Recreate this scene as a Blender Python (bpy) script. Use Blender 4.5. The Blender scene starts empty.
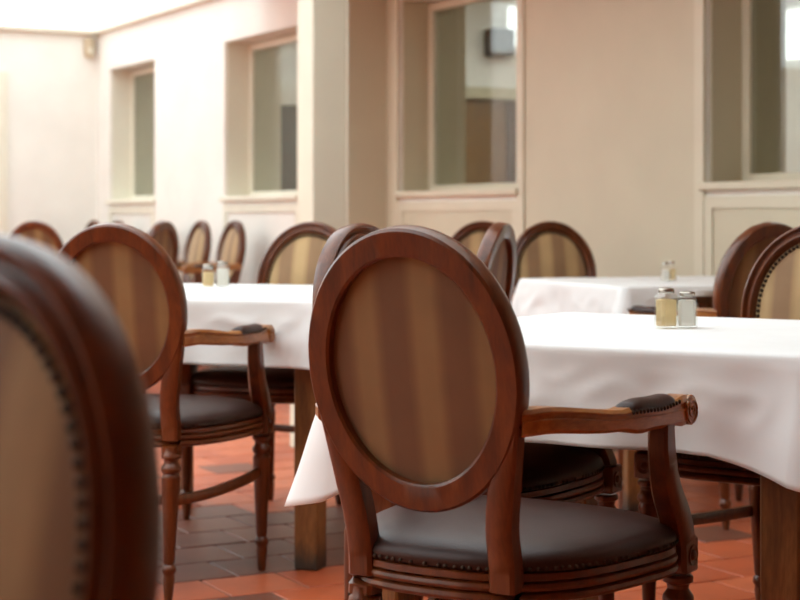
import bpy, bmesh, math, random
from mathutils import Vector, Matrix, noise

random.seed(7)
scn = bpy.context.scene
C = scn.collection
pi = math.pi

# ------------------------------------------------------------------ camera
F_PX = 1700.0
CAM_H = 1.0
cd = bpy.data.cameras.new('camera')
cam = bpy.data.objects.new('camera', cd)
C.objects.link(cam)
cam.location = (0, 0, CAM_H)
cam.rotation_euler = (pi / 2, 0, 0)
cd.sensor_width = 36.0
cd.lens = F_PX / 800.0 * 36.0
cd.shift_y = -(300 - 219) / 800.0
cd.clip_start = 0.05
cd.dof.use_dof = True
cd.dof.focus_distance = 3.1
cd.dof.aperture_fstop = 5.6
scn.camera = cam

# ------------------------------------------------------------------ sky and exposure
w = bpy.data.worlds.new('overcast_sky')
scn.world = w
w.use_nodes = True
bg = w.node_tree.nodes['Background']
bg.inputs[0].default_value = (0.90, 0.965, 1.0, 1)
bg.inputs[1].default_value = 3.55
scn.view_settings.view_transform = 'Standard'
scn.view_settings.look = 'None'
scn.view_settings.gamma = 1.0
scn.view_settings.use_curve_mapping = False
scn.view_settings.exposure = 0.0


# ------------------------------------------------------------------ helpers
def lin(r, g, b):
    def f(c):
        c /= 255.0
        return c / 12.92 if c <= 0.04045 else ((c + 0.055) / 1.055) ** 2.4
    return (f(r), f(g), f(b), 1.0)


def mesh_obj(name, verts, faces, mat=None, parent=None, smooth=False):
    me = bpy.data.meshes.new(name)
    me.from_pydata([tuple(v) for v in verts], [], faces)
    me.validate()
    bm = bmesh.new()
    bm.from_mesh(me)
    bmesh.ops.recalc_face_normals(bm, faces=bm.faces)
    if smooth:
        for f in bm.faces:
            f.smooth = True
        if smooth is not True:
            for e in bm.edges:
                if len(e.link_faces) == 2 and e.calc_face_angle(0) > math.radians(smooth):
                    e.smooth = False
    bm.to_mesh(me)
    bm.free()
    o = bpy.data.objects.new(name, me)
    C.objects.link(o)
    if mat:
        me.materials.append(mat)
    if parent:
        o.parent = parent
    return o


class MB:
    """collects shapes into one mesh"""
    def __init__(self):
        self.v = []
        self.f = []

    def add(self, verts, faces):
        n = len(self.v)
        self.v += [Vector(p) for p in verts]
        self.f += [tuple(i + n for i in f) for f in faces]
        return self

    def box(self, x0, x1, y0, y1, z0, z1):
        vs = [(x, y, z) for z in (z0, z1) for y in (y0, y1) for x in (x0, x1)]
        return self.add(vs, [(0, 1, 3, 2), (4, 6, 7, 5), (0, 4, 5, 1), (2, 3, 7, 6), (0, 2, 6, 4), (1, 5, 7, 3)])

    def bbox(self, x0, x1, y0, y1, z0, z1, bv=0.003):
        """box with bevelled edges"""
        bm = bmesh.new()
        bmesh.ops.create_cube(bm, size=1)
        for v in bm.verts:
            v.co = Vector(((x0 + x1) / 2 + v.co.x * (x1 - x0), (y0 + y1) / 2 + v.co.y * (y1 - y0),
                           (z0 + z1) / 2 + v.co.z * (z1 - z0)))
        bmesh.ops.bevel(bm, geom=list(bm.edges), offset=bv, segments=1, affect='EDGES')
        bm.verts.index_update()
        self.add([v.co.copy() for v in bm.verts], [tuple(v.index for v in f.verts) for f in bm.faces])
        bm.free()
        return self

    def lathe(self, prof, seg=20, origin=(0, 0, 0), flute=None, shear=(0, 0)):
        """prof: list of (r, z) ; flute=(z0, z1, depth); shear: xy offset per metre below prof[0]"""
        ox, oy, oz = origin
        vs, fs = [], []
        z00 = prof[0][1]
        for r, z in prof:
            sx = ox + shear[0] * (z00 - z)
            sy = oy + shear[1] * (z00 - z)
            for k in range(seg):
                rr = r
                if flute and flute[0] <= z <= flute[1] and k % 2:
                    rr = r * (1 - flute[2])
                a = 2 * pi * k / seg
                vs.append((sx + rr * math.cos(a), sy + rr * math.sin(a), oz + z))
        n = len(prof)
        for i in range(n - 1):
            for k in range(seg):
                k2 = (k + 1) % seg
                fs.append((i * seg + k, i * seg + k2, (i + 1) * seg + k2, (i + 1) * seg + k))
        fs.append(tuple(range(seg)))
        fs.append(tuple((n - 1) * seg + k for k in range(seg)))
        return self.add(vs, fs)

    def loops(self, loops, cap0=True, cap1=True):
        """skin a list of equal-length closed loops"""
        n = len(loops[0])
        vs = [p for lp in loops for p in lp]
        fs = []
        for i in range(len(loops) - 1):
            for k in range(n):
                k2 = (k + 1) % n
                fs.append((i * n + k, i * n + k2, (i + 1) * n + k2, (i + 1) * n + k))
        if cap0:
            fs.append(tuple(range(n)))
        if cap1:
            fs.append(tuple((len(loops) - 1) * n + k for k in range(n)))
        return self.add(vs, fs)

    def sweep(self, path, sizes, side=(1, 0, 0), shape=None, cap=True):
        """sweep a rounded-rectangle section along a path; sizes = (width along side, height)"""
        if shape is None:
            c = 0.28
            shape = [(-1, -1 + c), (-1 + c, -1), (1 - c, -1), (1, -1 + c), (1, 1 - c), (1 - c, 1), (-1 + c, 1), (-1, 1 - c)]
        P = [Vector(p) for p in path]
        lp = []
        for i, p in enumerate(P):
            t = (P[min(i + 1, len(P) - 1)] - P[max(i - 1, 0)]).normalized()
            s = Vector(side)
            s = (s - t * s.dot(t)).normalized()
            u = s.cross(t).normalized()
            if u.z < 0:
                u = -u
            sw, sh = sizes[i] if isinstance(sizes, list) else sizes
            lp.append([p + s * (a * sw / 2) + u * (b * sh / 2) for a, b in shape])
        return self.loops(lp, cap, cap)

    def nail(self, p, n, r=0.0045):
        """small domed nail head at p, axis n"""
        n = Vector(n).normalized()
        t = n.cross(Vector((0.3, 0.2, 0.93))).normalized()
        b = n.cross(t)
        p = Vector(p)
        vs = []
        for rr, h in ((1, -0.1), (0.75, 0.5)):
            for k in range(6):
                a = k * pi / 3
                vs.append(p + (t * math.cos(a) + b * math.sin(a)) * (r * rr) + n * (h * r))
        vs.append(p + n * r * 0.75)
        fs = [(k, (k + 1) % 6, 6 + (k + 1) % 6, 6 + k) for k in range(6)] + [(6 + k, 6 + (k + 1) % 6, 12) for k in range(6)]
        return self.add(vs, fs)

    def build(self, name, mat, parent=None, smooth=False):
        return mesh_obj(name, self.v, self.f, mat, parent, smooth)


def tag(o, label=None, cat=None, group=None, kind=None):
    if label:
        o['label'] = label
    if cat:
        o['category'] = cat
    if group:
        o['group'] = group
    if kind:
        o['kind'] = kind
    return o


def empty(name, loc=(0, 0, 0), rz=0.0):
    o = bpy.data.objects.new(name, None)
    C.objects.link(o)
    o.empty_display_size = 0.1
    o.location = loc
    o.rotation_euler = (0, 0, rz)
    return o


def copy_tree(o, parent=None):
    c = o.copy()
    C.objects.link(c)
    c.parent = parent
    for ch in [q for q in ALL_CH.get(o.name, [])]:
        copy_tree(ch, c)
    return c


ALL_CH = {}


def index_children(root):
    ALL_CH[root.name] = list(root.children)
    for c in root.children:
        index_children(c)


def catmull(pts, n=6):
    P = [Vector(p) for p in pts]
    P = [P[0] * 2 - P[1]] + P + [P[-1] * 2 - P[-2]]
    out = []
    for i in range(1, len(P) - 2):
        for k in range(n):
            t = k / n
            p0, p1, p2, p3 = P[i - 1], P[i], P[i + 1], P[i + 2]
            out.append(0.5 * ((2 * p1) + (-p0 + p2) * t + (2 * p0 - 5 * p1 + 4 * p2 - p3) * t * t + (-p0 + 3 * p1 - 3 * p2 + p3) * t ** 3))
    out.append(P[-2])
    return out


def lerpsizes(n, keys):
    """keys: list of (t, w, h) -> list of n sizes"""
    out = []
    for i in range(n):
        t = i / (n - 1)
        for a, b in zip(keys, keys[1:]):
            if t <= b[0] + 1e-9:
                k = (t - a[0]) / max(1e-9, b[0] - a[0])
                out.append((a[1] + (b[1] - a[1]) * k, a[2] + (b[2] - a[2]) * k))
                break
    return out


# ------------------------------------------------------------------ materials
def new_mat(name):
    m = bpy.data.materials.new(name)
    m.use_nodes = True
    nt = m.node_tree
    return m, nt, nt.nodes['Principled BSDF']


def nd(nt, kind, **kw):
    n = nt.nodes.new(kind)
    for k, v in kw.items():
        if k.startswith('i_'):
            n.inputs[k[2:].replace('_', ' ')].default_value = v
        else:
            setattr(n, k, v)
    return n


def ramp(nt, fac, stops):
    r = nt.nodes.new('ShaderNodeValToRGB')
    el = r.color_ramp.elements
    while len(el) < len(stops):
        el.new(0.5)
    for e, (p, c) in zip(el, stops):
        e.position = p
        e.color = c
    nt.links.new(fac, r.inputs[0])
    return r


def bump(nt, bsdf, height, strength=0.2, dist=0.01):
    b = nd(nt, 'ShaderNodeBump')
    b.inputs['Strength'].default_value = strength
    b.inputs['Distance'].default_value = dist
    nt.links.new(height, b.inputs['Height'])
    nt.links.new(b.outputs[0], bsdf.inputs['Normal'])


def obj_coord(nt, scale=(1, 1, 1)):
    tc = nd(nt, 'ShaderNodeTexCoord')
    mp = nd(nt, 'ShaderNodeMapping')
    mp.inputs['Scale'].default_value = scale
    nt.links.new(tc.outputs['Object'], mp.inputs[0])
    return mp.outputs[0]


def paint(name, col, rough=0.6, var=0.04, scale=2.5):
    m, nt, b = new_mat(name)
    n = nd(nt, 'ShaderNodeTexNoise', i_Scale=scale, i_Detail=5.0)
    nt.links.new(obj_coord(nt), n.inputs[0])
    c2 = tuple(c * (1 - var * 2) for c in col[:3]) + (1,)
    r = ramp(nt, n.outputs[0], [(0.3, c2), (0.7, col)])
    nt.links.new(r.outputs[0], b.inputs['Base Color'])
    b.inputs['Roughness'].default_value = rough
    n2 = nd(nt, 'ShaderNodeTexNoise', i_Scale=60.0, i_Detail=3.0)
    nt.links.new(obj_coord(nt), n2.inputs[0])
    bump(nt, b, n2.outputs[0], 0.08, 0.003)
    return m


def wood(name, dark, mid, light, scale=(14, 14, 2.2), rough=0.34, coat=0.25, grime=None):
    m, nt, b = new_mat(name)
    co = obj_coord(nt, scale)
    n1 = nd(nt, 'ShaderNodeTexNoise', i_Scale=2.2, i_Detail=7.0, i_Roughness=0.62, i_Distortion=0.5)
    nt.links.new(co, n1.inputs[0])
    r = ramp(nt, n1.outputs[0], [(0.28, dark), (0.52, mid), (0.78, light)])
    n2 = nd(nt, 'ShaderNodeTexNoise', i_Scale=14.0, i_Detail=4.0)
    nt.links.new(co, n2.inputs[0])
    mx = nd(nt, 'ShaderNodeMix', data_type='RGBA', blend_type='MULTIPLY')
    mx.inputs[0].default_value = 0.35
    nt.links.new(r.outputs[0], mx.inputs[6])
    r2 = ramp(nt, n2.outputs[0], [(0.35, (0.45, 0.4, 0.38, 1)), (0.6, (1, 1, 1, 1))])
    nt.links.new(r2.outputs[0], mx.inputs[7])
    out = mx.outputs[2]
    if grime:
        tc = nd(nt, 'ShaderNodeTexCoord')
        sx = nd(nt, 'ShaderNodeSeparateXYZ')
        nt.links.new(tc.outputs['Object'], sx.inputs[0])
        ad = nd(nt, 'ShaderNodeMath', operation='MULTIPLY_ADD')
        nt.links.new(n2.outputs[0], ad.inputs[0])
        ad.inputs[1].default_value = 0.06
        nt.links.new(sx.outputs[2], ad.inputs[2])
        g = ramp(nt, ad.outputs[0], [(grime * 0.6, (0, 0, 0, 1)), (grime * 1.5, (1, 1, 1, 1))])
        m3 = nd(nt, 'ShaderNodeMix', data_type='RGBA')
        nt.links.new(g.outputs[0], m3.inputs[0])
        m3.inputs[6].default_value = lin(52, 46, 38)
        nt.links.new(out, m3.inputs[7])
        out = m3.outputs[2]
    nt.links.new(out, b.inputs['Base Color'])
    b.inputs['Roughness'].default_value = rough
    b.inputs['Coat Weight'].default_value = coat
    b.inputs['Coat Roughness'].default_value = 0.22
    bump(nt, b, n2.outputs[0], 0.05, 0.002)
    return m


M = {}
M['wood'] = wood('chair_wood', lin(70, 32, 11), lin(100, 48, 17), lin(126, 68, 26), rough=0.3, coat=0.08)
M['arm_wood'] = wood('chair_arm_wood', lin(134, 80, 34), lin(166, 106, 50), lin(190, 134, 74), scale=(14, 3, 14), coat=0.1)
M['table_wood'] = wood('table_wood', lin(96, 60, 28), lin(136, 92, 46), lin(160, 116, 64), grime=0.075, rough=0.5, coat=0.05)

# leather
m, nt, b = new_mat('brown_leather')
co = obj_coord(nt)
v = nd(nt, 'ShaderNodeTexVoronoi', i_Scale=260.0)
nt.links.new(co, v.inputs[0])
n = nd(nt, 'ShaderNodeTexNoise', i_Scale=7.0, i_Detail=4.0)
nt.links.new(co, n.inputs[0])
r = ramp(nt, n.outputs[0], [(0.3, lin(48, 27, 21)), (0.7, lin(62, 37, 30))])
nt.links.new(r.outputs[0], b.inputs['Base Color'])
b.inputs['Roughness'].default_value = 0.42
b.inputs['Specular IOR Level'].default_value = 0.3
bump(nt, b, v.outputs['Distance'], 0.12, 0.0015)
M['leather'] = m


def fabric(name, ca, cb, cc):
    """woven cloth with wide soft vertical stripes across local x"""
    m, nt, b = new_mat(name)
    tc = nd(nt, 'ShaderNodeTexCoord')
    sx = nd(nt, 'ShaderNodeSeparateXYZ')
    nt.links.new(tc.outputs['Object'], sx.inputs[0])
    mul = nd(nt, 'ShaderNodeMath', operation='MULTIPLY')
    mul.inputs[1].default_value = 2 * pi / 0.112
    nt.links.new(sx.outputs[0], mul.inputs[0])
    sn = nd(nt, 'ShaderNodeMath', operation='SINE')
    nt.links.new(mul.outputs[0], sn.inputs[0])
    ma = nd(nt, 'ShaderNodeMath', operation='MULTIPLY_ADD')
    ma.inputs[1].default_value = 0.5
    ma.inputs[2].default_value = 0.5
    nt.links.new(sn.outputs[0], ma.inputs[0])
    r = ramp(nt, ma.outputs[0], [(0.25, ca), (0.5, cb), (0.85, cc)])
    n = nd(nt, 'ShaderNodeTexNoise', i_Scale=9.0, i_Detail=5.0)
    nt.links.new(tc.outputs['Object'], n.inputs[0])
    mx = nd(nt, 'ShaderNodeMix', data_type='RGBA', blend_type='MULTIPLY')
    mx.inputs[0].default_value = 0.45
    nt.links.new(r.outputs[0], mx.inputs[6])
    r2 = ramp(nt, n.outputs[0], [(0.3, (0.6, 0.58, 0.55, 1)), (0.65, (1, 1, 1, 1))])
    nt.links.new(r2.outputs[0], mx.inputs[7])
    nt.links.new(mx.outputs[2], b.inputs['Base Color'])
    b.inputs['Roughness'].default_value = 0.75
    b.inputs['Sheen Weight'].default_value = 0.25
    mp = obj_coord(nt, (900, 900, 300))
    n3 = nd(nt, 'ShaderNodeTexNoise', i_Scale=1.0, i_Detail=2.0)
    nt.links.new(mp, n3.inputs[0])
    bump(nt, b, n3.outputs[0], 0.25, 0.001)
    return m


M['fabric_front'] = fabric('striped_fabric', lin(146, 112, 78), lin(168, 134, 92), lin(186, 154, 108))
M['fabric_shaded'] = fabric('striped_fabric_shaded', lin(114, 78, 44), lin(124, 90, 51), lin(142, 110, 66))  # same cloth, colour darkened for the shaded rear of the chair backs


def simple(name, col, rough=0.5, metal=0.0):
    m, nt, b = new_mat(name)
    n = nd(nt, 'ShaderNodeTexNoise', i_Scale=30.0, i_Detail=3.0)
    nt.links.new(obj_coord(nt), n.inputs[0])
    c2 = tuple(c * 0.85 for c in col[:3]) + (1,)
    r = ramp(nt, n.outputs[0], [(0.3, c2), (0.7, col)])
    nt.links.new(r.outputs[0], b.inputs['Base Color'])
    b.inputs['Roughness'].default_value = rough
    b.inputs['Metallic'].default_value = metal
    return m


M['nail'] = simple('dark_bronze_nail', lin(60, 46, 36), 0.35, 0.8)
M['steel'] = simple('shaker_steel', lin(178, 172, 162), 0.25, 0.9)
M['salt'] = simple('salt', lin(253, 250, 244), 0.8)
M['pepper'] = simple('ground_pepper', lin(240, 222, 184), 0.9)
for k_ in ('salt', 'pepper'):
    nt_ = M[k_].node_tree
    pb = nt_.nodes['Principled BSDF']
    tl = nd(nt_, 'ShaderNodeBsdfTranslucent')
    tl.inputs[0].default_value = (.97, .96, .93, 1) if k_ == 'salt' else (.90, .78, .56, 1)
    ms = nd(nt_, 'ShaderNodeMixShader')
    ms.inputs[0].default_value = .72
    nt_.links.new(pb.outputs[0], ms.inputs[1])
    nt_.links.new(tl.outputs[0], ms.inputs[2])
    nt_.links.new(ms.outputs[0], nt_.nodes['Material Output'].inputs[0])
M['dark_plastic'] = simple('dark_plastic', lin(52, 46, 42), 0.5)
M['sensor_plastic'] = simple('aged_plastic', lin(206, 188, 158), 0.5)

# linen
m, nt, b = new_mat('white_linen')
mp = obj_coord(nt, (500, 500, 500))
n = nd(nt, 'ShaderNodeTexNoise', i_Scale=1.0, i_Detail=2.0)
nt.links.new(mp, n.inputs[0])
n2 = nd(nt, 'ShaderNodeTexNoise', i_Scale=5.0, i_Detail=4.0)
nt.links.new(obj_coord(nt), n2.inputs[0])
r = ramp(nt, n2.outputs[0], [(0.3, (0.79, 0.785, 0.775, 1)), (0.7, (0.85, 0.845, 0.835, 1))])
nt.links.new(r.outputs[0], b.inputs['Base Color'])
b.inputs['Roughness'].default_value = 0.7
b.inputs['Sheen Weight'].default_value = 0.1
bump(nt, b, n.outputs[0], 0.1, 0.0006)
M['linen'] = m

M['wall'] = paint('white_wall_paint', lin(242, 238, 230))
M['cream'] = paint('cream_panel_paint', lin(206, 197, 173))
M['trim'] = paint('cream_trim_paint', lin(234, 228, 210), 0.45)
M['trim_cream'] = paint('shaded_trim_paint', lin(216, 208, 186), 0.45)  # the trim paint with shade put into its colour, for the dim side
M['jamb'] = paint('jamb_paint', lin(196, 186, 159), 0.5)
M['ceiling'] = paint('ceiling_paint', lin(232, 226, 214))
M['column'] = paint('column_paint', lin(224, 220, 200), 0.5)
M['shaded_door'] = wood('shaded_door_wood', lin(60, 36, 16), lin(72, 44, 20), lin(84, 54, 26), scale=(10, 10, 1.2))  # door wood with shade put into its colour
M['brown_door'] = wood('door_wood', lin(104, 70, 30), lin(126, 88, 38), lin(146, 106, 52), scale=(10, 10, 1.2))

def thin_glass(name, tint, gloss=0.08, fr=True):
    m = bpy.data.materials.new(name)
    m.use_nodes = True
    nt = m.node_tree
    nt.nodes.clear()
    out = nd(nt, 'ShaderNodeOutputMaterial')
    tr = nd(nt, 'ShaderNodeBsdfTransparent')
    n = nd(nt, 'ShaderNodeTexNoise', i_Scale=8.0)
    nt.links.new(obj_coord(nt), n.inputs[0])
    r = ramp(nt, n.outputs[0], [(0.3, tuple(c * 0.98 for c in tint[:3]) + (1,)), (0.7, tint)])
    nt.links.new(r.outputs[0], tr.inputs[0])
    gl = nd(nt, 'ShaderNodeBsdfGlossy')
    gl.inputs['Roughness'].default_value = 0.04
    mx = nd(nt, 'ShaderNodeMixShader')
    mx.inputs[0].default_value = gloss
    nt.links.new(tr.outputs[0], mx.inputs[1])
    nt.links.new(gl.outputs[0], mx.inputs[2])
    nt.links.new(mx.outputs[0], out.inputs[0])
    return m


M['window_glass'] = thin_glass('window_glass', (0.82, 0.82, 0.78, 1), 0.10)
M['jar_glass'] = thin_glass('jar_glass', (0.975, 0.985, 0.975, 1), 0.14)
M['roof_glass'] = thin_glass('roof_glass', (0.97, 0.98, 0.97, 1), 0.04)


def tile_mat(name, c1, c2, c3):
    m, nt, b = new_mat(name)
    oi = nd(nt, 'ShaderNodeObjectInfo')
    ge = nd(nt, 'ShaderNodeNewGeometry')
    ad = nd(nt, 'ShaderNodeMath', operation='ADD')
    nt.links.new(oi.outputs['Random'], ad.inputs[0])
    nt.links.new(ge.outputs['Random Per Island'], ad.inputs[1])
    fr = nd(nt, 'ShaderNodeMath', operation='FRACT')
    nt.links.new(ad.outputs[0], fr.inputs[0])
    r = ramp(nt, fr.outputs[0], [(0.0, c1), (0.55, c2), (1.0, c3)])
    n = nd(nt, 'ShaderNodeTexNoise', i_Scale=9.0, i_Detail=6.0)
    nt.links.new(ge.outputs['Position'], n.inputs[0])
    mx = nd(nt, 'ShaderNodeMix', data_type='RGBA', blend_type='MULTIPLY')
    mx.inputs[0].default_value = 0.5
    nt.links.new(r.outputs[0], mx.inputs[6])
    r2 = ramp(nt, n.outputs[0], [(0.3, (0.62, 0.58, 0.56, 1)), (0.65, (1, 1, 1, 1))])
    nt.links.new(r2.outputs[0], mx.inputs[7])
    nt.links.new(mx.outputs[2], b.inputs['Base Color'])
    b.inputs['Roughness'].default_value = 0.42
    bump(nt, b, n.outputs[0], 0.12, 0.004)
    return m


M['tile'] = tile_mat('terracotta_tile', lin(178, 82, 46), lin(196, 98, 58), lin(208, 112, 72))
M['tile_brown'] = tile_mat('brown_tile', lin(112, 60, 42), lin(126, 70, 50), lin(138, 80, 58))
M['grout'] = paint('grout', lin(132, 106, 88), 0.9, 0.1, 6)

# ------------------------------------------------------------------ room frame: a runs along the window wall, b towards it
PHI = math.radians(28.28)
AX = Vector((-math.sin(PHI), math.cos(PHI), 0))
BX = Vector((math.cos(PHI), math.sin(PHI), 0))


def W(a, b, z=0.0):
    p = AX * a + BX * b
    return Vector((p.x, p.y, z))


def room_obj(mb, name, mat, parent=None, smooth=False):
    """mesh coordinates are (b, a, z): rotate into the world"""
    o = mb.build(name, mat, parent, smooth)
    if parent is None:
        o.rotation_euler = (0, 0, PHI)
    return o


B_WALL = 4.546
A_FAR = 13.845
B_LEFT = -5.5
A_BACK = -3.5
TOPZ = 2.56
A_COL = 6.61
B_COL = 3.13

# floor base and tiles
floor = tag(room_obj(MB().box(B_LEFT, B_WALL + .3, A_BACK, A_FAR + .2, -0.2, -0.0045), 'floor', M['grout']), kind='structure')
PITCH = 0.226
tm = MB().bbox(-0.109, 0.109, -0.109, 0.109, -0.012, 0.0, 0.0018)
tile0 = tm.build('tile', M['tile'], None, 30)
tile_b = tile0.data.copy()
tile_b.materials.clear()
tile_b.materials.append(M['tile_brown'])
bpy.data.objects.remove(tile0)
tile_a = bpy.data.meshes['tile']
cells = []
na = int((A_FAR - A_BACK) / PITCH)
for i in range(na):
    a = A_BACK + (i + 0.5) * PITCH
    off = 0.5 * (i % 2)
    for k in range(int((B_WALL - B_LEFT) / PITCH) - 1):
        b_ = B_LEFT + (k + 0.55 + off) * PITCH
        p = W(a, b_)
        cells.append((a, b_, p))


def in_view(p):
    if p.y < 3.9 or p.y > 7.2:
        return False
    x = 400 + F_PX * p.x / p.y
    return -60 < x < 860


view = [c for c in cells if in_view(c[2])]
view.sort(key=lambda c: c[2].y)
near = set(id(c) for c in view[:300])
rnd = random.Random(3)
rest = MB()
rest_v, rest_f = [], []
tv = [v.co.copy() for v in tile_a.vertices]
tf = [tuple(p.vertices) for p in tile_a.polygons]
BROWN_AT = [(-0.85, 0.05, 4.78, 5.85)]  # all tiles inside this rectangle take the browner colour
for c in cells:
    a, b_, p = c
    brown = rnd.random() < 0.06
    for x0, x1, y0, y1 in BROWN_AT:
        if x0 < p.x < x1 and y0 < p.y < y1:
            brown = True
    dz = rnd.uniform(-0.0012, 0.0)
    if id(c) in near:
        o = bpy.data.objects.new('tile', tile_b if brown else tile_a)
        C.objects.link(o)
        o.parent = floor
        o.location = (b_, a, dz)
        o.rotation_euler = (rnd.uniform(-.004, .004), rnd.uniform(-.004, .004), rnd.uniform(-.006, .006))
    else:
        n0 = len(rest_v)
        rest_v += [(v.x + b_, v.y + a, v.z + dz) for v in tv]
        rest_f += [tuple(q + n0 for q in f) for f in tf]
me = bpy.data.meshes.new('tile_field')
me.from_pydata(rest_v, [], rest_f)
me.materials.append(M['tile'])
o = bpy.data.objects.new('tile_field', me)
C.objects.link(o)
o.parent = floor
o['kind'] = 'stuff'

# ------------------------------------------------------------------ window wall with four deep recesses
SILL = 1.155
HEAD = 2.235
REC = 0.215
TW = 0.43
s2a = lambda s: A_FAR - s
recesses = [(s2a(1.40), s2a(0.33)), (s2a(4.05), s2a(2.81)), (s2a(6.65), s2a(5.39)), (s2a(9.42), s2a(8.13))]
recesses.sort()
mb = MB()
prev = A_BACK
for a0, a1 in recesses:
    mb.box(B_WALL, B_WALL + TW, prev, a0, 0, TOPZ)
    mb.box(B_WALL, B_WALL + TW, a0, a1, 0, SILL - .03)
    mb.box(B_WALL, B_WALL + TW, a0, a1, HEAD, TOPZ)
    prev = a1
mb.box(B_WALL, B_WALL + TW, prev, A_FAR + .2, 0, TOPZ)
wall_r = tag(room_obj(mb, 'wall_right', M['wall']), kind='structure')
wi = 0
for a0, a1 in recesses[::-1]:
    wi += 1
    dim = a1 < A_COL + 2.2  # dim-side windows: shade is put into their jamb and trim colours
    win = tag(empty('window_%d' % wi, (0, 0, 0), PHI), kind='structure')
    q = MB()
    g = 0.003
    q.box(B_WALL + .02, B_WALL + TW - .005, a1 - .012, a1 - g, SILL, HEAD - g)
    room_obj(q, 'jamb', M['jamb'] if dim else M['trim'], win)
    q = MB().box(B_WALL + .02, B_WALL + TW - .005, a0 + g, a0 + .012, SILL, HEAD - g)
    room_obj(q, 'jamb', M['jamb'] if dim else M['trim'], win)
    q = MB()
    fb0, fb1 = B_WALL + REC - .035, B_WALL + REC + .005
    q.box(fb0, fb1, a1 - .06, a1 - .013, SILL, HEAD - .013)
    q.box(fb0, fb1, a0 + .013, a0 + .06, SILL, HEAD - .013)
    q.box(fb0, fb1, a0 + .06, a1 - .06, SILL, SILL + .035)
    q.box(fb0, fb1, a0 + .06, a1 - .06, HEAD - .055, HEAD - .013)
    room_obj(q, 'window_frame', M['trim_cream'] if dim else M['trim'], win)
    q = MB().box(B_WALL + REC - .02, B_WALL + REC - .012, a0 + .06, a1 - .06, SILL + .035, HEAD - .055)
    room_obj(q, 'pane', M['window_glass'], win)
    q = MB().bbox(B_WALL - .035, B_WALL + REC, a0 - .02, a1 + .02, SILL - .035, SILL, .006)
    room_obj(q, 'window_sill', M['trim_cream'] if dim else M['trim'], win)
    room_obj(MB().box(B_WALL + REC, B_WALL + TW, a0 + g, a1 - g, SILL - .03, SILL - .001), 'rear_sill', M['trim'], win)
    # apron panel under the sill with a thin raised frame
    q = MB()
    t0, t1 = .2, SILL - .06
    e = B_WALL - .012
    q.box(e, B_WALL, a0, a0 + .05, t0, t1)
    q.box(e, B_WALL, a1 - .05, a1, t0, t1)
    q.box(e, B_WALL, a0 + .05, a1 - .05, t1 - .05, t1)
    q.box(e, B_WALL, a0 + .05, a1 - .05, t0, t0 + .05)
    room_obj(q, 'apron_frame', M['trim_cream'] if dim else M['trim'], win)
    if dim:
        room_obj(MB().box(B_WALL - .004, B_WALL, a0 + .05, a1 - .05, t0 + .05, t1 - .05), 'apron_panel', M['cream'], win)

tag(room_obj(MB().bbox(4.24, B_WALL, 8.6, 9.0, 0, TOPZ - .001, .005), 'wall_pier', M['cream']), kind='structure')
# trims at the edges of the wall piers and papered panels between, right of the column
ti = 0
piers = [(recesses[1][1], recesses[2][0]), (recesses[0][1], recesses[1][0]), (A_BACK, recesses[0][0])]
for p0, p1 in piers:
    ti += 1
    t = tag(empty('trim_%d' % ti, (0, 0, 0), PHI), kind='structure')
    room_obj(MB().bbox(B_WALL - .018, B_WALL, p1 - .065, p1, 0, TOPZ, .004), 'corner_bead', M['trim_cream'], t)
    if p0 > A_BACK:
        room_obj(MB().bbox(B_WALL - .018, B_WALL, p0, p0 + .065, 0, TOPZ, .004), 'corner_bead', M['trim_cream'], t)
    room_obj(MB().box(B_WALL - .006, B_WALL, p0 + .065, p1 - .065, .12, TOPZ), 'wall_panel', M['cream'], t)
tag(room_obj(MB().bbox(B_WALL - .02, B_WALL, A_BACK, A_FAR - .001, 0, .12, .004), 'baseboard_right', M['trim']), kind='structure')

# far wall with a doorway at the left of the view and a brown door further left
D1 = (B_WALL - 1.75, B_WALL - .82)
D2 = (8.00, 8.64)
D3 = (5.75, 6.75)
DH = 2.16
mb = MB()
prev = B_LEFT
for d0, d1 in (D1,):
    mb.box(prev, d0, A_FAR, A_FAR + .2, 0, TOPZ)
    mb.box(d0, d1, A_FAR, A_FAR + .2, DH, TOPZ)
    prev = d1
mb.box(prev, B_WALL, A_FAR, A_FAR + .2, 0, TOPZ)
tag(room_obj(mb, 'wall_far', M['wall']), kind='structure')
tag(room_obj(MB().bbox(B_LEFT, D1[0] - .06, A_FAR - .02, A_FAR, 0, .12, .004), 'baseboard_far', M['trim']), kind='structure')


def door(name, d0, d1, leafmat, framemat):
    t = tag(empty(name, (0, 0, 0), PHI), kind='structure')
    q = MB()
    q.box(d0 - .05, d0 + .03, A_FAR - .025, A_FAR + .1, 0, DH + .05)
    q.box(d1 - .03, d1 + .05, A_FAR - .025, A_FAR + .1, 0, DH + .05)
    q.box(d0 + .03, d1 - .03, A_FAR - .025, A_FAR + .1, DH - .03, DH + .05)
    room_obj(q, 'door_frame', framemat, t)
    leaf = room_obj(MB().box(d0 + .03, d1 - .03, A_FAR + .03, A_FAR + .07, 0.005, DH - .03), 'door_leaf', leafmat, t)
    q = MB().box(d1 - .16, d1 - .06, A_FAR - .03, A_FAR + .03, 1.0, 1.025)
    room_obj(q, 'door_handle', M['steel'], leaf)
    return t


door('door_1', D1[0], D1[1], M['trim'], M['trim'])
tag(room_obj(MB().box(B_LEFT - .2, B_LEFT, A_BACK, A_FAR, 0, TOPZ), 'wall_left', M['wall']), kind='structure')
tag(room_obj(MB().box(B_LEFT, B_WALL, A_BACK - .2, A_BACK, 0, TOPZ), 'wall_back', M['brown_door']), kind='structure')  # unseen wall, its dark wood colour chosen to cut fill on camera-facing sides

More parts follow.
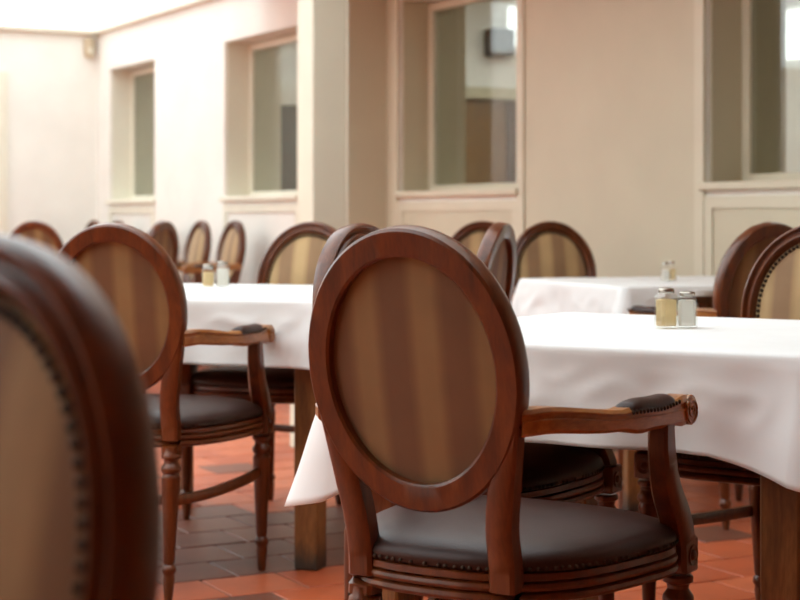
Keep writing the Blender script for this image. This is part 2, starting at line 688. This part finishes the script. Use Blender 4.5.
# solid ceiling over the strip beside the window wall and over the back of the room
A_SOLID = 10.4
B_LIT = 3.0
A_LIT = 1.9
mb = MB()
mb.box(B_LIT, B_WALL + TW, A_BACK - .2, A_SOLID, TOPZ, TOPZ + .25)
mb.box(B_LEFT - .2, B_LIT, A_BACK - .2, A_LIT, TOPZ, TOPZ + .25)  # unseen part over the back, added to dim surfaces facing the camera
tag(room_obj(mb, 'ceiling', M['ceiling']), kind='structure')

# glazed roof: sloping panes along the far and window walls and a flat top
sky = tag(empty('window_5', (0, 0, 0), PHI), kind='structure')
ZR = 3.9
SL = 2.3
bW = B_WALL + .02
gl = 0.0


def pane(vs):
    q = MB()
    n = (Vector(vs[1]) - Vector(vs[0])).cross(Vector(vs[2]) - Vector(vs[0])).normalized() * 0.008
    q.loops([[Vector(v) for v in vs], [Vector(v) + n for v in vs]])
    return q.build('roof_pane', M['roof_glass'], sky)


def bar(p0, p1, s=.02):
    q = MB()
    q.sweep([p0, p1], (s, s), side=(0.3, 0.9, 0.1))
    return q.build('glazing_bar', M['trim'], sky)


z0 = TOPZ + .03
nseg = 6
xs = [B_LEFT + (bW - SL - B_LEFT) * i / nseg for i in range(nseg + 1)]
for i in range(nseg):      # far slope
    pane([(xs[i], A_FAR, z0), (xs[i + 1], A_FAR, z0), (xs[i + 1], A_FAR - SL, ZR), (xs[i], A_FAR - SL, ZR)])
pane([(bW - SL, A_FAR, z0), (bW, A_FAR, z0), (bW - SL, A_FAR - SL, ZR)])
pane([(bW, A_FAR, z0), (bW, A_FAR - SL, z0), (bW - SL, A_FAR - SL, ZR)])
ys = [A_SOLID + (A_FAR - SL - A_SOLID) * i / 2 for i in range(3)]
for i in range(2):         # window-wall slope
    pane([(bW, ys[i], z0), (bW, ys[i + 1], z0), (bW - SL, ys[i + 1], ZR), (bW - SL, ys[i], ZR)])
ys2 = [A_LIT + (A_FAR - SL - A_LIT) * i / 6 for i in range(7)]
for i in range(6):         # flat top
    pane([(B_LEFT, ys2[i], ZR), (bW - SL, ys2[i], ZR), (bW - SL, ys2[i + 1], ZR), (B_LEFT, ys2[i + 1], ZR)])
for y in ys2:
    bar((B_LEFT, y, ZR + .03), (bW - SL, y, ZR + .03), .05)
bar((bW, A_FAR, z0 + .03), (bW - SL, A_FAR - SL, ZR + .03), .03)
# upstand walls that carry the flat glazing above the solid ceiling
mb = MB()
mb.box(B_LIT, B_LIT + .1, A_LIT, A_SOLID, TOPZ + .25, ZR)
mb.box(B_LEFT - .1, B_LIT, A_LIT - .1, A_LIT, TOPZ + .25, ZR)
mb.box(B_LEFT - .1, B_LEFT, A_LIT, A_FAR, TOPZ, ZR)
mb.box(B_LIT, B_WALL + TW, A_SOLID - .1, A_SOLID, TOPZ + .25, ZR)
tag(room_obj(mb, 'wall_upstand', M['ceiling']), kind='structure')
# ledge below the sloping glass
mb = MB()
mb.box(B_LEFT, B_WALL - .06, A_FAR - .06, A_FAR, TOPZ - .005, TOPZ + .03)
mb.box(B_WALL - .06, B_WALL, A_SOLID, A_FAR, TOPZ - .005, TOPZ + .03)
tag(room_obj(mb, 'trim_4', M['trim']), kind='structure')

# column
col = empty('column', W(A_COL, B_COL), PHI)
MB().bbox(0, .16, 0, .16, 0, TOPZ - .001, .006).build('shaft', M['column'], col)
MB().bbox(-.025, .185, -.025, .185, 0, .28, .006).build('plinth', M['column'], col)
MB().bbox(.158, .17, -.008, .0, .28, TOPZ - .001, .002).build('edge_bead', M['trim'], col)
tag(col, 'square cream painted column standing clear of the window wall', 'column')

# alarm sensor high in the corner
se = empty('motion_sensor', W(A_FAR - .001, B_WALL - .075, 2.44), PHI)
q = MB()
q.loops([[Vector((x * w_, -d_, z_)) for x, d_ in ((-.045, 0), (-.045, .03), (-.02, .06), (.02, .06), (.045, .03), (.045, 0))]
         for z_, w_ in ((-.085, .6), (-.06, .9), (.0, 1), (.06, 1), (.075, .85))])
q.build('housing', M['sensor_plastic'], se, 40)
q = MB().bbox(-.02, .02, -.066, -.055, -.05, -.005, .004)
q.build('lens', M['trim'], se)
tag(se, 'small beige alarm sensor high in the corner of the far wall', 'sensor')

# ------------------------------------------------------------------ the room behind the windows
BN0, BN1, AN0, ZN = B_WALL + TW, 10.6, 1.5, 3.12
tag(room_obj(MB().box(BN0, BN1 + .2, AN0 - .2, A_FAR + .2, -.2, -.001), 'floor_next_room', M['brown_door']), kind='structure')
RL = (6.4, 9.6, 5.0, 13.0)
mb = MB()
mb.box(BN0, RL[0], AN0 - .2, A_FAR + .2, ZN, ZN + .2)
mb.box(RL[1], BN1 + .2, AN0 - .2, A_FAR + .2, ZN, ZN + .2)
mb.box(RL[0], RL[1], AN0 - .2, RL[2], ZN, ZN + .2)
mb.box(RL[0], RL[1], RL[3], A_FAR + .2, ZN, ZN + .2)
tag(room_obj(mb, 'ceiling_next_room', M['ceiling']), kind='structure')
t = tag(empty('window_8', (0, 0, 0), PHI), kind='structure')  # unseen roof light, added to brighten the next room
for k in range(4):
    y0 = RL[2] + (RL[3] - RL[2]) * k / 4
    MB().box(RL[0], RL[1], y0 + .03, y0 + 1.97, ZN + .15, ZN + .16).build('roof_pane', M['roof_glass'], t)
    MB().box(RL[0], RL[1], y0 - .03, y0 + .03, ZN + .13, ZN + .18).build('glazing_bar', M['trim'], t)
tag(room_obj(MB().box(BN0 - .05, BN0, A_SOLID + .01, A_FAR + .2, TOPZ + .04, ZN), 'wall_next_room_upper', M['wall']), kind='structure')
mb = MB()
CL = (8.62, 9.9, 2.64, 3.05)          # high window over the doors
for x0, x1, zt in ((BN0, D3[0], 0), (D3[0], D3[1], 2.02), (D3[1], D2[0], 0), (D2[0], 9.3, DH), (9.3, BN1 + .2, 0)):
    mb.box(x0, x1, A_FAR, A_FAR + .2, zt, CL[2])
mb.box(BN0, CL[0], A_FAR, A_FAR + .2, CL[2], ZN)
mb.box(CL[1], BN1 + .2, A_FAR, A_FAR + .2, CL[2], ZN)
mb.box(CL[0], CL[1], A_FAR, A_FAR + .2, CL[3], ZN)
tag(room_obj(mb, 'wall_far_next_room', M['wall']), kind='structure')
mb = MB()
CR = (3.0, 12.6, 2.45, 2.95)           # clerestory on the far side, enlarged to brighten this room
mb.box(BN1, BN1 + .2, AN0 - .2, A_FAR, 0, CR[2])
mb.box(BN1, BN1 + .2, AN0 - .2, A_FAR, CR[3], ZN)
mb.box(BN1, BN1 + .2, AN0 - .2, CR[0], CR[2], CR[3])
mb.box(BN1, BN1 + .2, CR[1], A_FAR, CR[2], CR[3])
tag(room_obj(mb, 'wall_right_next_room', M['wall']), kind='structure')
tag(room_obj(MB().box(BN0, BN1, AN0 - .2, AN0, 0, ZN), 'wall_back_next_room', M['wall']), kind='structure')
for nm, box in (('window_6', (CL[0], CL[1], A_FAR + .08, A_FAR + .09, CL[2], CL[3])), ('window_7', (BN1 + .08, BN1 + .09, CR[0], CR[1], CR[2], CR[3]))):
    t = tag(empty(nm, (0, 0, 0), PHI), kind='structure')
    MB().box(*box).build('pane', M['roof_glass'], t)
    x0, x1, y0, y1, z0_, z1_ = box
    q = MB()
    q.box(x0 - .0, x1 + .0, y0 - .02, y1 + .02, z0_, z0_ + .03) if nm == 'window_6' else q.box(x0 - .02, x1 + .02, y0, y1, z0_, z0_ + .03)
    q.build('window_frame', M['trim'], t)
door('door_2', D2[0], D2[1] + .03, M['brown_door'], M['brown_door'])
door('door_3', D2[1] + .03, 9.3, M['shaded_door'], M['shaded_door'])
t = tag(empty('dark_doorway', (0, 0, 0), PHI), kind='structure')
MB().box(D3[0], D3[1], A_FAR + .12, A_FAR + .16, .005, 2.02).build('door_leaf', M['dark_plastic'], t)  # dark sheet standing in for the shade inside a doorway opening
tag(room_obj(MB().bbox(D2[0] - .1, 9.4, A_FAR - .05, A_FAR - .026, DH - .02, DH + .09, .004), 'trim_5', M['jamb']), kind='structure')
sp = empty('wall_speaker', W(A_FAR - .001, 8.47, 2.67), PHI)
MB().bbox(-.125, .125, -.18, 0, -.13, .13, .012).build('cabinet', M['dark_plastic'], sp)
MB().bbox(-.11, .11, -.19, -.178, -.11, .11, .004).build('grille', M['nail'], sp)
tag(sp, 'dark box loudspeaker above the brown door seen through the middle window', 'speaker')


# ------------------------------------------------------------------ oval-back armchair
TILT = math.radians(9.5)
ZC = 0.764
RX0, RZ0 = .153, .183
RX1, RZ1 = .194, .228
BASE_Y, BASE_Z = -.222, .45


def back_pt(x, h, d):
    """x lateral, h distance from the oval centre in the leaning plane, d in front of it"""
    z = ZC + h * math.cos(TILT) + d * math.sin(TILT)
    y = BASE_Y - (ZC - BASE_Z) * math.tan(TILT) - h * math.sin(TILT) + d * math.cos(TILT)
    return Vector((x, y, z))


def seat_outline(n=72, off=0.0, k=1.0):
    pts = []
    for i in range(n):
        t = 2 * pi * i / n
        c, s = math.cos(t), math.sin(t)
        e = 0.54
        yy = math.copysign(abs(s) ** e, s)
        xx = math.copysign(abs(c) ** e, c)
        w_ = .240 + .040 * yy
        y = yy * .218 - .002
        y += (.022 if s > 0 else -.026) * (1 - xx * xx) * abs(s)
        x = xx * w_ * (1 + .05 * (1 - yy * yy))
        r = math.hypot(x, y)
        f = k * (1 + off / r)
        pts.append(Vector((x * f, y * f, 0)))
    return pts


def leg_profile():
    return [(.022, .400), (.023, .386), (.0265, .382), (.0265, .374), (.020, .370), (.0185, .362), (.022, .356), (.0265, .350),
            (.0275, .344), (.0255, .337), (.021, .333), (.023, .328), (.0255, .322), (.0255, .316), (.0155, .105), (.0145, .100),
            (.013, .097), (.0175, .093), (.0200, .085), (.0195, .078), (.015, .072), (.0150, .066), (.0165, .060), (.0120, .012), (.010, .0)]


def make_chair():
    root = empty('armchair')
    wd = M['wood']
    # seat rail with stepped mouldings
    prof = [(-.03, .450), (-.004, .449), (.002, .446), (.003, .436), (-.003, .433), (.004, .430), (.006, .425), (.004, .420),
            (-.002, .418), (.005, .414), (.007, .408), (.004, .403), (-.004, .400), (-.03, .398)]
    lp = []
    for off, z in prof:
        lp.append([p + Vector((0, 0, z)) for p in seat_outline(72, off)])
    MB().loops(lp).build('seat_rail', wd, root, 35)
    # domed leather seat
    lp = []
    for off, k, z in ((-.004, 1, .447), (.002, 1, .452), (.004, 1, .461), (.0, 1, .470), (-.012, 1, .480), (0, .86, .489), (0, .7, .497), (0, .5, .503), (0, .28, .506), (0, .1, .507)):
        lp.append([p + Vector((0, 0, z)) for p in seat_outline(72, off, k)])
    MB().loops(lp).build('seat_cushion', M['leather'], root, True)
    # seat nails
    pts = seat_outline(288, .004)
    q = MB()
    acc, last = 0, pts[0]
    for p in pts + [pts[0]]:
        acc += (p - last).length
        last = p
        if acc >= .0112:
            acc = 0
            q.nail(p + Vector((0, 0, .4535)), (p.x, p.y, 0.02), .0042)
    tag(q.build('seat_nail_trim', M['nail'], root, True), kind='stuff')
    # front legs
    for s in (-1, 1):
        q = MB()
        q.bbox(s * .24 - .027, s * .24 + .027, .197 - .027, .197 + .027, .390, .452, .004)
        q.lathe(leg_profile()[1:], 24, (s * .24, .197, 0), (.11, .321, .10))
        leg = q.build('leg', wd, root, 40)
        r_ = MB()
        r_.loops([[Vector((s * .24 + math.cos(t) * rr, .197 + .027 + d, .421 + math.sin(t) * rr)) for t in [2 * pi * k / 12 for k in range(12)]]
                  for rr, d in ((.018, -.001), (.018, .003), (.012, .001), (.009, .001), (.007, .005), (.001, .006))])
        r_.loops([[Vector((s * (.24 + .027 + d), .197 + math.cos(t) * rr, .421 + math.sin(t) * rr)) for t in [2 * pi * k / 12 for k in range(12)]]
                  for rr, d in ((.018, -.001), (.018, .003), (.012, .001), (.009, .001), (.007, .005), (.001, .006))])
        r_.build('rosette', wd, leg, 40)
    # rear legs with the stiles that run up into the oval
    for s in (-1, 1):
        q = MB()
        q.lathe(leg_profile(), 24, (s * .132, -.222, 0), (.11, .321, .10), shear=(0, -.055))
        path = catmull([(s * .132, -.221, .372), (s * .132, -.222, .45), back_pt(s * .133, -.25, -.002), back_pt(s * .142, -.19, -.003),
                        back_pt(s * .155, -.13, -.004), back_pt(s * .168, -.075, -.004)], 5)
        q.sweep(path, lerpsizes(len(path), [(0, .046, .044), (.35, .046, .036), (.6, .046, .036), (1, .034, .030)]), side=(1, 0, 0))
        q.build('leg', wd, root, 40)
    # oval ring
    prof = [(0.0, -.019), (.10, -.0225), (.9, -.0225), (1.0, -.018), (1.03, -.004), (1.02, .008), (.95, .017), (.84, .021), (.74, .019),
            (.66, .0125), (.60, .0115), (.54, .0125), (.48, .0175), (.36, .0200), (.22, .0165), (.12, .007), (.03, .003), (0, -.002)]
    n = 80
    vs, fs = [], []
    for i in range(n):
        t = 2 * pi * i / n
        c, s_ = math.cos(t), math.sin(t)
        for qq, d in prof:
            vs.append(back_pt((RX0 + (RX1 - RX0) * qq) * c, (RZ0 + (RZ1 - RZ0) * qq) * s_, d))
    m_ = len(prof)
    for i in range(n):
        i2 = (i + 1) % n
        for k in range(m_):
            k2 = (k + 1) % m_
            fs.append((i * m_ + k, i2 * m_ + k, i2 * m_ + k2, i * m_ + k2))
    MB().add(vs, fs).build('back_frame', wd, root, 38)

    def disc(name, d_edge, d_mid, mat, k0):
        lp = []
        for k in (1, .9, .75, .55, .35, .15, .02):
            d = d_edge + (d_mid - d_edge) * (1 - k ** 2.6)
            lp.append([back_pt((RX0 + .004) * k * k0 * math.cos(2 * pi * i / 64), (RZ0 + .004) * k * k0 * math.sin(2 * pi * i / 64), d) for i in range(64)])
        return MB().loops(lp, cap0=False).build(name, mat, root, True)
    disc('back_upholstery', .004, .024, M['fabric_front'], 1.0)
    disc('rear_panel', -.006, -.011, M['fabric_shaded'], 1.0)
    # nails round the front of the upholstery
    q = MB()
    peri = 2 * pi * math.sqrt((RX0 ** 2 + RZ0 ** 2) / 2)
    cnt = int(peri / .0125)
    for i in range(cnt):
        t = 2 * pi * i / cnt
        q.nail(back_pt((RX0 - .004) * math.cos(t), (RZ0 - .004) * math.sin(t), .009), (0, math.cos(TILT), math.sin(TILT)), .0052)
    tag(q.build('back_nail_trim', M['nail'], root, True), kind='stuff')
    # arms
    for s in (-1, 1):
        path = catmull([back_pt(s * .176, -.075, .0), (s * .206, -.222, .692), (s * .238, -.11, .681), (s * .256, -.015, .678), (s * .264, .055, .677), (s * .267, .103, .678), (s * .268, .134, .679)], 5)
        q = MB()
        c = .3
        sh = [(-1, -1 + c), (-1 + c, -1), (1 - c, -1), (1, -1 + c), (1, .1), (.88, .18), (.88, .5), (1, .6), (1, 1 - c), (1 - c, 1), (-1 + c, 1), (-1, 1 - c), (-1, .6), (-.88, .5), (-.88, .18), (-1, .1)]
        q.sweep(path, lerpsizes(len(path), [(0, .036, .042), (.25, .038, .040), (.40, .040, .034), (.48, .042, .050), (.56, .042, .042), (.78, .042, .042), (.88, .042, .052), (1, .040, .050)]), shape=sh)
        # scroll end
        cy, cz = .140, .678
        for r0, w0 in ((.0255, .0225), ):
            lp = []
            for xx, rr in ((-w0, r0 - .004), (-w0 + .002, r0), (w0 - .002, r0), (w0, r0 - .004)):
                lp.append([Vector((s * .268 + xx, cy + math.cos(t) * rr, cz + math.sin(t) * rr)) for t in [2 * pi * k / 20 for k in range(20)]])
            q.loops(lp)
        arm = q.build('arm', M['arm_wood'], root, 40)
        # carved volute on both faces of the scroll
        for e in (-1, 1):
            q = MB()
            sp_ = []
            for k in range(34):
                t = k / 33
                ang = 2.4 + t * 4.2 * pi
                rr = .0215 * (1 - t) + .003
                sp_.append(Vector((s * .268 + e * .0228, cy + rr * math.cos(ang), cz + rr * math.sin(ang))))
            q.sweep(sp_, (.004, .004), side=(1, 0, 0))
            q.build('volute', M['arm_wood'], arm, True)
        # leather pad with nails
        pp = catmull([(s * .2525, -.06, .698), (s * .258, -.008, .6965), (s * .2625, .043, .696), (s * .266, .092, .702)], 6)
        lp = []
        for i, p in enumerate(pp):
            t = i / (len(pp) - 1)
            k = math.sqrt(max(0.0, 1 - abs(2 * t - 1) ** 4)) * .96 + .04
            lp.append([Vector((p.x + .0215 * math.cos(a_) * (0.6 + .4 * k), p.y, p.z - .006 + .020 * k * math.sin(a_) ** (0.8))) for a_ in [pi * j / 10 for j in range(11)]])
        pad = MB().loops(lp).build('arm_pad', M['leather'], arm, True)
        q = MB()
        for i in range(0, 15):
            t = i / 14
            j = min(int(t * (len(pp) - 1)), len(pp) - 2)
            p = pp[j].lerp(pp[j + 1], t * (len(pp) - 1) - j)
            for e in (-1, 1):
                q.nail(p + Vector((e * .0215, 0, -.006)), (e, 0, .15), .0042)
        tag(q.build('pad_nail_trim', M['nail'], arm, True), kind='stuff')
        # arm support
        path = catmull([(s * .266, .066, .668), (s * .265, .072, .61), (s * .260, .100, .55), (s * .252, .150, .50), (s * .245, .184, .455), (s * .242, .193, .40)], 6)
        q = MB().sweep([p for p in path], lerpsizes(len(path), [(0, .036, .036), (.3, .038, .046), (.7, .044, .056), (1, .050, .054)]), side=(1, 0, 0))
        q.build('arm_support', wd, root, 40)
        # side stretcher, slightly bowed
        path = catmull([(s * .238, .198, .285), (s * .226, .09, .272), (s * .190, -.09, .262), (s * .145, -.228, .262)], 5)
        MB().sweep(path, (.018, .027), side=(1, 0, 0)).build('stretcher', wd, root, 40)
    MB().sweep(catmull([(-.135, -.232, .262), (0, -.205, .262), (.135, -.232, .262)], 6), (.018, .024), side=(0, 1, 0)).build('stretcher', wd, root, 40)
    return root


proto = make_chair()
index_children(proto)
used = [False]


def chair(x, y, fx, fy, label, group=None):
    if not used[0]:
        o = proto
        used[0] = True
    else:
        o = copy_tree(proto)
    o.location = (x, y, 0)
    o.rotation_euler = (0, 0, math.atan2(-fx, fy))
    o['label'] = label
    o['category'] = 'chair'
    o['group'] = group or 'oval back armchairs'
    return o


def from_back(bx, by, fx, fy):
    n = math.hypot(fx, fy)
    return bx + .222 * fx / n, by + .222 * fy / n, fx, fy


chair(.173, 2.905, .537, .844, 'oval back armchair in the foreground centre with its back to the viewer')
chair(-.675, 4.71, .242, .970, 'oval back armchair with brown leather seat pulled up to the left table')
chair(-.486, .965, -.62, -.785, 'large blurred chair back cut off by the left edge of the picture')
chair(-.42, 5.77, -.34, -.94, 'armchair with beige fabric back facing us across the left table')
chair(.895, 4.04, -.545, -.839, 'armchair with nail-studded beige back facing us across the near right table')
chair(.165, 3.705, .839, -.545, 'armchair tucked under the near table, hidden behind the foreground chair')
chair(*from_back(.225, 5.2, -.95, .31), 'armchair seen edge on just right of the foreground chair top')
chair(*from_back(1.16, 5.55, -.42, .906), 'dark armchair seen from behind at the right end of the back table')
chair(*from_back(.66, 7.2, .2, -.98), 'armchair with striped back beyond the back right table by the wall')
chair(*from_back(.37, 7.95, -.25, -.97), 'armchair under the middle window, half hidden by the edge-on chair')
chair(*from_back(-2.34, 11.0, .1, .99), 'far armchair with olive back alone against the left far wall')
chair(*from_back(-1.41, 9.6, -.9, .35), 'dark far armchair seen edge on behind the left table chair')
WL = ['wall row armchair nearest the shakers, seen from its left front', 'second wall row armchair, between the dark edge-on one and the nearest',
      'third wall row armchair, just its top showing over a chair rim', 'fourth wall row armchair, pale top right of the last one', 'last wall row armchair, pale top nearest the room corner']
for a, lb in zip((10.39, 10.99, 11.75, 12.75, 13.35), WL):
    p = W(a, 4.27)
    chair(*from_back(p.x, p.y, -BX.x, -BX.y), lb)


# ------------------------------------------------------------------ tables and cloths
TH = 0.77


def table(cx, cy, rz, size, label):
    t = empty('dining_table', (cx, cy, 0), rz)
    h = size / 2
    MB().bbox(-h, h, -h, h, TH - .032, TH - .004, .004).build('table_top', M['table_wood'], t)
    q = .41 / .475 * h
    for sx in (-1, 1):
        for sy in (-1, 1):
            MB().bbox(sx * q - .036, sx * q + .036, sy * q - .036, sy * q + .036, 0, TH - .032, .004).build('leg', M['table_wood'], t)
    for k in range(4):
        m_ = MB().bbox(-q + .036, q - .036, q - .012, q + .012, TH - .062, TH - .032, .002)
        o_ = m_.build('apron', M['table_wood'], t)
        o_.rotation_euler = (0, 0, k * pi / 2)
    tag(t, label, 'table', 'cloth covered dining tables')
    return t


def cloth(cx, cy, rz, size, over, label, sharp=1.3, seed=1):
    """over: overhang on sides (front -y, right +x, back +y, left -x)"""
    h = size / 2 + .004
    R = .018
    ns, nc = 90, 8
    per = []
    sides = [((0, -1), (1, 0), 0, 3, 1), ((1, 0), (0, 1), 1, 0, 2), ((0, 1), (-1, 0), 2, 1, 3), ((-1, 0), (0, -1), 3, 2, 0)]
    for nrm, dr, me_, pv, nx in sides:
        o_, op, on = over[me_], over[pv], over[nx]
        L = 2 * (h - R)
        for i in range(ns + 1):
            # denser near the ends
            u = i / ns
            u = u - 0.09 * math.sin(2 * pi * u)
            s = u * L
            p = Vector((nrm[0] * h + dr[0] * (s - L / 2), nrm[1] * h + dr[1] * (s - L / 2), 0))
            cp = max(0, 1 - s / (op * 1.15))
            cn = max(0, 1 - (L - s) / (on * 1.15))
            tp = math.hypot(o_, op)
            tn = math.hypot(o_, on)
            drop = o_ + (tp * .94 - o_) * cp ** sharp + (tn * .94 - o_) * cn ** sharp
            cc = max(cp ** sharp, cn ** sharp)
            per.append((p, Vector((nrm[0], nrm[1], 0)), drop, cc, me_ + u))
        tn = math.hypot(o_, on)
        c0 = Vector((nrm[0] * (h - R) + dr[0] * (h - R), nrm[1] * (h - R) + dr[1] * (h - R), 0))
        for i in range(1, nc):
            a = (pi / 2) * i / nc
            d = Vector((nrm[0] * math.cos(a) + dr[0] * math.sin(a), nrm[1] * math.cos(a) + dr[1] * math.sin(a), 0))
            pk = 1 - abs(2 * i / nc - 1)
            per.append((c0 + d * R, d, tn * (.94 + .06 * pk), 1.0 + .25 * pk, me_ + 1.0))
    N = len(per)
    loops = []
    for k in (.02, .25, .5, .75, .92, .985):
        loops.append([Vector((p.x * k, p.y * k, TH + .0012 * noise.noise(Vector((p.x * k * 6, p.y * k * 6, seed * 3.1))))) for p, *_ in per])
    er = .010
    for j in range(1, 4):
        a = (pi / 2) * j / 3
        loops.append([p + d * (er * math.sin(a)) + Vector((0, 0, TH - er * (1 - math.cos(a)))) for p, d, *_ in per])
    rows = 22
    for j in range(1, rows + 1):
        t = j / rows
        lp = []
        for p, d, drop, cc, u in per:
            z = er + t * (drop - er)
            ang = u * 2 * pi
            wav = .010 * math.sin(ang * 2.0 + seed * 1.7) + .007 * math.sin(ang * 4.3 + seed * 4.1)
            out = er + z * (.035 + .235 * cc) + wav * t * (1 - .6 * cc)
            q = p + d * out
            nn = noise.noise(Vector((q.x * 6, q.y * 6, z * 8 + seed * 5.3))) * .012
            rg = 1 - abs(noise.noise(Vector((q.x * 9 + z * 4, q.y * 9 - z * 3, z * 12 + seed * 2.7))))
            nn += .016 * (rg - .8) * math.exp(-((z - .07) / .05) ** 2)
            q = q + d * (nn * min(1, t * 3) * (1 - .5 * cc))
            lp.append(Vector((q.x, q.y, TH - z)))
        loops.append(lp)
    o = MB().loops(loops, cap0=True, cap1=False).build('tablecloth', M['linen'], None, True)
    md = o.modifiers.new('thickness', 'SOLIDIFY')
    md.thickness = .0016
    md.offset = 1
    o.location = (cx, cy, 0)
    o.rotation_euler = (0, 0, rz)
    tag(o, label, 'tablecloth', 'white tablecloths')
    return o


R1 = -math.radians(33)
table(.55, 3.516, R1, .95, 'wooden table under the near right white cloth, its leg at the right edge')
cloth(.55, 3.516, R1, .95, (.18, .14, .16, .285), 'white cloth on the near right table, one corner hanging beside the foreground chair', seed=1)
R2 = -math.radians(20)
table(-.515, 5.425, R2, 1.0, 'square wooden table under the left white cloth, scuffed leg in view')
cloth(-.515, 5.425, R2, 1.0, (.19, .07, .16, .2), 'white cloth on the left table between two facing armchairs', seed=2)
R3 = math.radians(20)
table(1.015, 6.295, R3, .85, 'table under white cloth at the back right near the window wall')
cloth(1.015, 6.295, R3, .85, (.035, .12, .12, .27), 'white cloth on the back right table, lit only on its left side', sharp=5, seed=3)


# ------------------------------------------------------------------ shakers
def shaker(x, y, hgt, fill, kind, label, rz=0.2, wid=.042):
    t = empty('shaker', (x, y, TH + .0028), rz)
    hw = wid / 2

    def oct_(k, z, c=.30):
        w_ = hw * k
        e = w_ * (1 - 2 * c * .5)
        return [Vector(p) for p in ((-w_, -e, z), (-e, -w_, z), (e, -w_, z), (w_, -e, z), (w_, e, z), (e, w_, z), (-e, w_, z), (-w_, e, z))]
    b1 = hgt * .74
    MB().loops([oct_(.9, 0), oct_(1, .003), oct_(1, b1), oct_(.94, b1 + .004), oct_(.74, b1 + .009), oct_(.70, hgt * .88)]).build('glass_body', M['jar_glass'], t, 30)
    MB().loops([oct_(.78, .004), oct_(.82, .006), oct_(.82, b1 * fill), oct_(.6, b1 * fill + .002)]).build('filling', M[kind], t, 30)
    cap = hw * .78
    lid = MB().lathe([(cap, hgt * .86), (cap * 1.04, hgt * .88), (cap * 1.04, hgt * .955), (cap * .92, hgt * .985), (cap * .3, hgt)], 18).build('lid', M['steel'], t, 40)
    q = MB()
    for k in range(5):
        a = 2 * pi * k / 5
        q.lathe([(.0013, hgt * .993), (.0013, hgt * .9995)], 6, (math.cos(a) * cap * .5, math.sin(a) * cap * .5, 0))
    q.build('pour_hole', M['nail'], lid)
    tag(t, label, 'shaker', 'glass salt and pepper shakers')
    return t


shaker(.556, 3.55, .084, .93, 'pepper', 'taller glass shaker of tan pepper on the near right table', .35)
shaker(.601, 3.56, .076, 1.0, 'salt', 'shorter glass salt shaker on the near right table', -.1)
shaker(-.640, 5.67, .077, .85, 'pepper', 'shorter blurred pepper shaker on the left table', .2)
shaker(-.592, 5.68, .087, .95, 'salt', 'taller blurred salt shaker on the left table', -.1)
shaker(.968, 6.2, .070, .8, 'salt', 'white salt shaker on the back right table', .1, .03)
shaker(1.0, 6.26, .072, .8, 'pepper', 'dark pepper shaker just behind the salt on the back right table', .4, .03)
